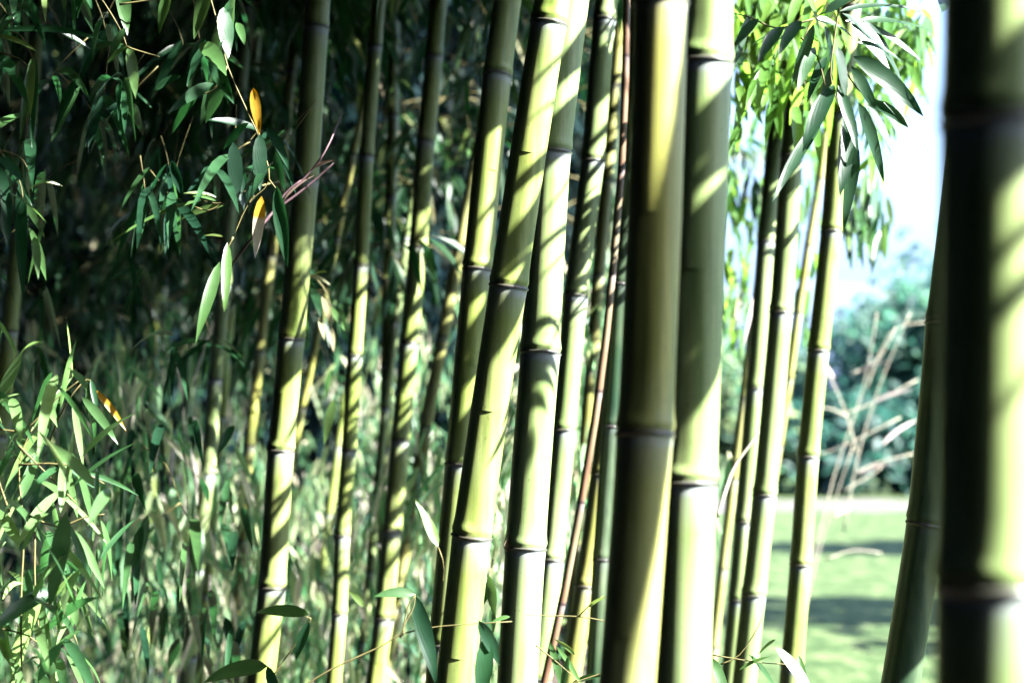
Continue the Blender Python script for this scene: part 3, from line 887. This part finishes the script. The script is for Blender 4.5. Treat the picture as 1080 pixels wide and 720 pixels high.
spray('leafy_branch', 'yellow green bamboo spray high behind the slender culms, lit from above',
      [[(900, -60), (850, 10), (820, 60), (800, 110)], [(820, 60), (850, 90), (860, 140)]],
      [(rng.uniform(765, 880), rng.uniform(-10, 150), 0, 0, rng.uniform(9, 14), rng.uniform(.55, .85)) for _ in range(1)] and
      [(x, y, x + rng.uniform(-28, 22), y + rng.uniform(35, 62), rng.uniform(8, 13), rng.uniform(.5, .84))
       for x, y in [(rng.uniform(770, 880), rng.uniform(-20, 130)) for _ in range(70)]], 2.9, mat_leaf=M_LEAF_SKY, jit=.25)
spray('leafy_branch', 'blurred sunlit leaves filling the top right corner behind the crisp green spray',
      [[(1010, -60), (960, 0), (900, 40)], [(960, 0), (975, 60), (980, 110)]],
      [(x, y, x + rng.uniform(-26, 20), y + rng.uniform(24, 46), rng.uniform(7, 12), rng.uniform(.5, .88))
       for x, y in [(rng.triangular(770, 990, 860), rng.triangular(-30, 125, 0)) for _ in range(330)]], 3.8, mat_leaf=M_LEAF_SKY, jit=.3)
spray('leafy_branch', 'blurred drooping tuft of leaves alone against the sky beside the cream culm',
      [[(870, 120, .1), (900, 160), (915, 190), (918, 230)], [(905, 170), (895, 200), (890, 230)]],
      [(x, y, x + rng.uniform(-8, 8), y + rng.uniform(30, 52), rng.uniform(6, 10), rng.uniform(.2, .7))
       for x, y in [(rng.uniform(888, 938), rng.uniform(180, 245)) for _ in range(46)]], 4.2, jit=.15)
spray('leafy_branch', 'blurred bright leaf tuft behind the gap right of the white culm',
      [[(800, 60), (790, 150), (785, 250), (780, 330)], [(788, 200), (800, 260), (812, 300)]],
      [(x, y, x + rng.uniform(-12, 10), y + rng.uniform(20, 42), rng.uniform(5, 9), rng.uniform(.4, .85))
       for x, y in [(rng.uniform(762, 875), rng.uniform(120, 360)) for _ in range(150)]], 5.2, mat_leaf=M_LEAF_SKY, jit=.4)

# upper left: hanging sprays in front of the dark grove
spray('leafy_branch', 'leafy spray carrying one whole yellow leaf and one bleached yellow leaf',
      [[(205, -60), (228, 20), (240, 70), (262, 120), (275, 150), (284, 190), (262, 215), (246, 250)], [(240, 70), (225, 95), (205, 100)], [(284, 190), (292, 200)],
       [(262, 215), (268, 206)], [(275, 150), (272, 140), (262, 150)], [(246, 250), (240, 262)]],
      [(274, 142, 274, 200, 19, .12), (292, 196, 303, 280, 17, .2), (240, 256, 237, 330, 12, .62), (232, 276, 207, 360, 14, .55), (246, 150, 250, 215, 18, .05),
       (240, 60, 212, 130, 20, .4), (225, 88, 178, 120, 14, .3), (212, 96, 182, 140, 15, .3), (238, 88, 217, 130, 17, .35), (262, 130, 236, 158, 14, .2), (222, 60, 246, 108, 20, .3),
       (236, 20, 225, 70, 18, .45), (290, 160, 300, 200, 12, .15), (216, 40, 198, 90, 16, .2), (266, 180, 262, 225, 12, .1)], 2.3,
      extra=[((267, 93, 274, 141, 12.5, .3), M_YLEAF, 'whole yellow leaf hanging on the spray'),
             ((276, 207, 269, 271, 14, .7), M_YLEAF, 'yellow leaf whose lower half is bleached by the sun')])
spray('leafy_branch', 'spray of large backlit leaves hanging down from the top edge, left of the yellow leaves',
      [[(60, -50), (100, -10), (126, 30), (134, 50)], [(126, 5), (160, 0), (190, -5), (235, -20)], [(134, 50), (150, 55), (168, 60)]],
      [(128, -20, 134, 36, 18, .5), (136, 48, 143, 103, 15, .62), (180, -12, 168, 36, 25, .6), (222, -20, 205, 40, 18, .62), (236, 8, 240, 62, 22, .3), (246, -8, 246, 30, 9, .6),
       (132, 30, 116, 62, 14, .45), (88, -20, 82, 18, 14, .3), (66, -30, 68, 12, 9, .6), (45, -20, 48, 24, 7, .75), (250, 24, 258, 48, 14, .5), (212, 45, 238, 80, 24, .55), (134, 50, 112, 68, 16, .5),
       (190, 80, 160, 98, 13, .3)], 2.2)
spray('leafy_branch', 'long thin leaves reaching in horizontally from the left picture edge near the top',
      [[(-60, 20), (-10, 30), (20, 36), (34, 60)], [(-40, 50), (10, 58), (30, 70)]],
      [(2, 33, 120, 44, 9, .3), (-8, 38, 40, 55, 7, .7), (60, 34, 96, 52, 8, .2), (98, 52, 132, 46, 9, .45), (35, 62, 32, 125, 11, .68), (34, 60, 21, 150, 10, .5), (38, 62, 34, 153, 13, .2),
       (-10, 138, 28, 118, 18, .5), (80, 84, 58, 140, 14, .2), (84, 92, 54, 150, 12, .4), (20, 64, 18, 82, 12, .45)], 2.2)
spray('leafy_branch', 'drooping leaf tuft at the left picture edge at one third height',
      [[(-50, 130), (-10, 155), (20, 165), (30, 180)], [(0, 160), (20, 190), (24, 210)]],
      [(5, 160, 33, 215, 9, .3), (12, 205, 49, 235, 8, .6), (20, 205, 46, 250, 9, .5), (0, 175, 8, 260, 18, .15), (22, 190, 24, 310, 16, .15), (30, 240, 48, 295, 12, .55),
       (-8, 190, -2, 250, 16, .1), (36, 250, 40, 294, 10, .6), (-5, 165, 26, 195, 14, .25), (48, 232, 30, 298, 6, .4), (30, 200, 62, 190, 4, .7), (46, 192, 66, 196, 3, .85)], 2.1)
spray('leafy_branch', 'bright narrow sunlit leaves pointing left in the dark upper left of the grove',
      [[(300, 190, .4), (262, 200), (236, 214), (215, 212)], [(236, 214), (220, 222), (205, 218)]],
      [(212, 211, 112, 259, 7, .62), (228, 208, 193, 203, 5, .7), (236, 217, 190, 231, 8, .66), (158, 176, 128, 222, 8, .4), (234, 186, 255, 205, 5, .6), (236, 250, 214, 248, 3.5, .8),
       (228, 212, 200, 206, 4, .6)], 2.35)

# lower left: dense near leaves in sun
ll = []
for i in range(120):
    x = rng.uniform(-30, 118) ; y = rng.uniform(372, 720)
    if x > 60 + 60 * math.sin((y - 330) / 130.): x *= .6
    a = rng.uniform(-2.6, -.5) if rng.random() < .4 else rng.uniform(.8, 2.4)
    L = rng.uniform(30, 85)
    ll.append((x, y, x + L * math.cos(a), y + L * math.sin(a), rng.uniform(4, 14), rng.uniform(.1, .7)))
ll += [(72, 480, 64, 540, 15, .55), (70, 540, 52, 640, 20, .25), (60, 600, -5, 628, 20, .2), (56, 622, -12, 668, 18, .15), (64, 668, 38, 735, 22, .35), (44, 630, 12, 730, 26, .6),
       (72, 552, 98, 618, 9, .2), (106, 548, 118, 612, 9, .3), (84, 498, 146, 522, 6, .3), (42, 415, 60, 450, 14, .6), (60, 395, 40, 480, 14, .65), (12, 420, 22, 468, 13, .55),
       (0, 420, 24, 370, 14, .55), (70, 690, 92, 740, 8, .5), (84, 690, 108, 728, 6, .3), (28, 500, 0, 560, 12, .4), (50, 450, 0, 530, 16, .55), (50, 640, 80, 600, 6, .6),
       (10, 700, -10, 620, 16, .5), (30, 600, 24, 690, 16, .3)]
spray('leafy_branch', 'dense sunlit tangle of leaves and straw twigs in the lower left corner',
      [[(24, 760), (22, 640), (25, 560), (20, 490), (35, 450)], [(25, 540), (60, 555), (90, 545), (110, 542)], [(20, 490), (70, 490), (110, 510)], [(-20, 660), (30, 670), (60, 700)],
       [(-30, 440), (20, 455), (60, 420), (85, 400)], [(37, 560), (37, 620), (44, 690)], [(50, 636), (70, 650), (82, 680)], [(10, 540), (-10, 480), (-20, 430)], [(20, 470), (50, 500), (80, 530)]],
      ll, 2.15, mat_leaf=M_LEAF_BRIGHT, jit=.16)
dry_extra = [((98, 410, 132, 454, 8, .2), M_YLEAF, 'yellow dead leaf tilted to the right')]
spray('leafy_branch', 'small twig with a dead yellow leaf above the lower left tangle',
      [[(50, 470, .1), (70, 425), (92, 400), (100, 412)]], [(95, 398, 92, 440, 8, .5), (96, 400, 104, 440, 7, .3), (80, 455, 84, 470, 7, .2)], 2.3, extra=dry_extra)
spray('leafy_branch', 'leaf hanging in shade over the lit undergrowth at lower left',
      [[(150, 470, .3), (175, 490), (190, 530)], [(190, 530), (205, 560)], [(190, 530), (170, 545)]],
      [(x, y, x + rng.uniform(-18, 16), y + rng.uniform(28, 70), rng.uniform(7, 13), rng.uniform(.05, .5)) for x, y in
       [(rng.uniform(120, 260), rng.uniform(430, 690)) for _ in range(60)]], 3.0, jit=.35)
spray('leafy_branch', 'small tuft of pale and brown leaves beside the medium ringed culm at mid height',
      [[(318, 300), (330, 292), (345, 310), (352, 340)]],
      [(325, 290, 348, 300, 7, .9), (328, 300, 340, 340, 10, .3), (345, 322, 364, 350, 9, .6), (322, 330, 326, 366, 9, .35), (340, 310, 350, 345, 8, .95), (330, 292, 345, 286, 5, .8),
       (350, 345, 352, 372, 6, .95), (336, 335, 342, 358, 8, .9), (350, 390, 344, 420, 8, .4), (352, 420, 342, 468, 11, .65)], 3.0)

# bottom centre: young shoots
spray('bamboo_shoot', 'thin arching stem with a bent green leaf, low before the sharp leaning culm',
      [[(318, 725), (350, 705), (400, 682), (425, 668), (465, 660), (540, 655)], [(422, 672), (428, 655), (436, 640), (438, 626)], [(424, 670), (430, 640), (438, 628)]],
      [(438, 626, 394, 628, 14, .45), (438, 628, 460, 720, 20, .12), (505, 654, 527, 700, 18, .15), (513, 670, 507, 745, 26, .3)], 2.12, tw=.0014, jit=.02)
spray('bamboo_shoot', 'young shoot with two leaves at the foot of the medium ringed culm',
      [[(288, 712), (300, 695), (322, 664), (328, 652)], [(328, 652), (322, 650)]],
      [(326, 648, 270, 644, 14, .55), (326, 655, 312, 696, 17, .2), (282, 702, 216, 718, 20, .5), (282, 702, 296, 745, 18, .1)], 2.4, tw=.0014, jit=.02)
spray('bamboo_shoot', 'pale pointed leaf lit white between the striped and the half shaded culm',
      [[(462, 640, .3), (468, 600), (462, 576)]], [(462, 576, 439, 528, 14, .7), (384, 640, 368, 622, 10, .7)], 2.6, jit=.02)
spray('bamboo_shoot', 'wispy shoot with slender curled leaves between the crossing pair and the olive culm',
      [[(640, 655), (612, 650), (580, 649), (555, 648)], [(610, 650), (620, 640), (636, 628)], [(565, 680), (590, 700), (612, 720)], [(640, 708), (615, 716), (600, 722)]],
      [(580, 676, 596, 735, 9, .5), (586, 680, 616, 730, 6, .6), (620, 640, 640, 627, 5, .7), (606, 690, 585, 672, 5, .7), (600, 690, 590, 740, 7, .4), (634, 712, 600, 722, 7, .4),
       (538, 650, 518, 656, 5, .6)], 2.2, tw=.0011, jit=.03)
spray('bamboo_shoot', 'green leaf hanging behind the gap between the crossing pair near the bottom',
      [[(520, 590, .1), (516, 612), (518, 640)]], [(516, 606, 522, 650, 14, .55), (518, 612, 508, 640, 8, .3), (518, 640, 520, 668, 12, .45)], 2.6, jit=.02)
spray('bamboo_shoot', 'shoot with curling green leaves at the bottom edge before the slender culms',
      [[(760, 700), (780, 690), (800, 660), (806, 640)], [(750, 690), (800, 698), (830, 700)]],
      [(752, 694, 770, 745, 13, .5), (818, 682, 858, 735, 16, .5), (790, 690, 820, 730, 7, .4), (818, 674, 800, 690, 4, .6), (780, 706, 812, 690, 4, .5), (842, 690, 850, 735, 9, .6)], 2.3, tw=.0011, jit=.03)

# purplish dry branch slanting behind the medium ringed culm
spray('dry_branch', 'thin purplish brown dry branch slanting up right across the medium ringed culm',
      [[(225, 305, .2), (262, 256), (296, 214), (330, 178), (348, 150), (360, 120, .2)], [(290, 222), (325, 196), (352, 172)], [(278, 238), (300, 205), (318, 190)]],
      [(330, 178, 354, 168, 4, .1), (300, 210, 330, 184, 4, .1)], 2.5, cat='dry branch', mat_leaf=M_DRY,
      twig_mat=noise_mat('purple_bark', [(0.3, (0.07, 0.035, 0.04)), (0.7, (0.2, 0.13, 0.145))], 30, .6), tw=.0025, jit=.02)

# straw twigs of a dead plant on the lawn side
sr = [[(890, 560), (905, 480), (930, 400), (960, 330)], [(850, 620), (880, 500), (910, 410), (925, 330)], [(880, 440), (920, 425), (968, 400)], [(900, 500), (925, 488), (965, 478)],
      [(870, 590), (900, 580), (930, 583)], [(905, 480), (890, 430), (872, 390)], [(885, 520), (920, 500), (930, 492)], [(860, 480), (890, 470), (950, 440)], [(895, 395), (925, 380), (945, 345)],
      [(845, 700), (850, 640), (870, 560), (900, 470)], [(895, 440), (870, 430), (850, 445)], [(910, 420), (940, 350), (985, 340)]]
spray('dry_plant', 'dead straw coloured plant with thin crossing stems standing before the lawn',
      sr, [(920, 425, 965, 408, 4, .9), (905, 500, 942, 486, 4, .9), (900, 396, 940, 378, 4, .9), (880, 545, 905, 530, 5, .9), (930, 470, 968, 440, 4, .95), (880, 400, 860, 372, 4, .9)], 6.5, cat='dry plant', mat_leaf=M_DRY, twig_mat=M_STRAW, tw=.004, jit=.1)
spray('dry_branch', 'pale bent twig crossing behind the slender culms at lower right of the white culm',
      [[(752, 560), (770, 500), (790, 470), (800, 455)], [(756, 545), (765, 520), (775, 490)]], [], 3.2, cat='dry branch', twig_mat=M_STRAW, tw=.004)

# split sheath stub on the lowest node in view of the pale culm
sh = MB()
p0 = at(536, 579, 2.40)
leaf(sh, Vector((0, 0, -0.004)), (0.05, -.1, 1), (-.2, -1, .1), 0.026, 0.013, .0, .05, .6, True)
leaf(sh, Vector((0.004, 0, -0.004)), (0.3, -.1, 1), (.3, -1, .1), 0.018, 0.010, .0, .3, .6, True)
so = sh.build('sheath_stub', M_DRY)
so.location = p0 - Vector((culms['F'][0].location)); so.parent = culms['F'][0]

# ------------------------------------------------------------------ leafy branches added towards the sun, out of view, to fleck the near culms
def fleck_branch(key, Y, rows, t0, label):
    """rows: (py, slant, u) - one broad leaf crossing the light that falls at height py on culm key"""
    rows_, rows = rows, []
    for q in rows_:
        if q[0] == 'shade':
            y = q[1]
            while y < q[2]:
                rows.append((y, q[3] * rng.uniform(.7, 1.3), rng.uniform(-.012, .012), 0.036 if Y > 1.2 else .024)); y += (13 * 1.7 / Y if Y > 1.2 else 20) * rng.uniform(.85, 1.15)
        else: rows.append(q)
    ml, mt = MB(), MB()
    first = toward_sun(axis_at(key, rows[0][0], Y), t0)
    root = empty('leafy_branch', first); tag(root, label, 'leafy branch', group='added leafy branches right of the picture')
    tp = []
    for py, slant, u, w in rows:
        t = t0 + rng.uniform(-.05, .05)
        c = toward_sun(axis_at(key, py, Y), t, u)
        d = (UH * -1.0 + Vector((0, 0, slant))).normalized()
        L = 0.15
        leaf(ml, c - d * L * .5 - first, d, S, L, w, 0.0, rng.uniform(.2, .5), .1, True)
        tp.append(c - d * L * .5 - first)
    tp.sort(key=lambda v: v.z)
    if len(tp) > 1: tube(mt, tp, [.0016] * len(tp), 6)
    mt.build('twig', M_TWIG).parent = root
    ml.build('foliage', M_LEAF).parent = root


fl = 'unseen leafy twig added beyond the right picture edge to cast flecks on culms'
fleck_branch('C', 1.72, [('shade', 126, 146, -.3), (165, -.3, .01, .027), (167, -.35, -.03, .02), (193, -.3, .01, .026), (195, -.38, -.03, .02), (221, -.33, .01, .026), ('shade', 236, 360, -.35), (375, -.6, 0, .034), (392, -.8, -.01, .034), (408, -1, -.02, .03), (425, -1.2, -.03, .03)], 1.05, fl)
fleck_branch('A', 0.9, [('shade', 75, 205, -.3), (256, -.4, 0, .010), (256, -.4, 0.01, .012), (313, -.4, 0, .016), (322, -.4, 0, .012), (388, -.9, 0, .010)], 0.8, fl)
fleck_branch('E', 2.25, [(82, -.5, 0, .009), (125, -.2, 0.03, .010), (192, -.35, 0, .024), (228, -1.3, 0, .008), ('shade', 244, 270, -.5), (288, -.2, .01, .016), ('shade', 316, 330, -.9), (360, -1.5, -.02, .022)], 0.85, fl)
fleck_branch('F', 2.42, [('shade', 66, 80, -.7), ('shade', 132, 172, -.35), (206, -.9, 0, .008), (258, -.25, 0, .014), (282, -.5, .01, .008), (352, -1.3, .01, .01)], 0.9, fl)
fleck_branch('G', 2.7, [('shade', 0, 138, -.3), (222, -.9, 0, .014), ('shade', 300, 312, -.6), ('shade', 340, 395, -1.0), ('shade', 440, 480, -.6)], 0.9, fl)
fleck_branch('H', 3.05, [('shade', 75, 110, -.6), (150, -.5, 0, .02), (300, -.5, 0, .02)], 0.9, fl)
fleck_branch('B', 2.4, [('shade', 250, 700, -.5)], 0.7, fl)
fleck_branch('R', 2.95, [('shade', -20, 88, -.3), ('shade', 105, 250, -.3), (300, -.9, 0, .014), ('shade', 375, 395, -.7), (450, -1.3, 0.01, .016), (530, -.4, -.02, .012), ('shade', 570, 585, -.9)], 0.9, fl)
fleck_branch('S', 3.40, [('shade', -20, 60, -.3), ('shade', 90, 180, -.3), (215, -.5, 0, .02), (240, -.5, 0, .02), (310, -.6, 0, .02), (400, -.5, 0, .02)], 0.9, fl)
fleck_branch('T', 3.62, [('shade', -20, 90, -.3), ('shade', 125, 175, -.3), ('shade', 195, 220, -.3), (330, -.5, 0, .02), (400, -.5, 0, .02)], 0.9, fl)
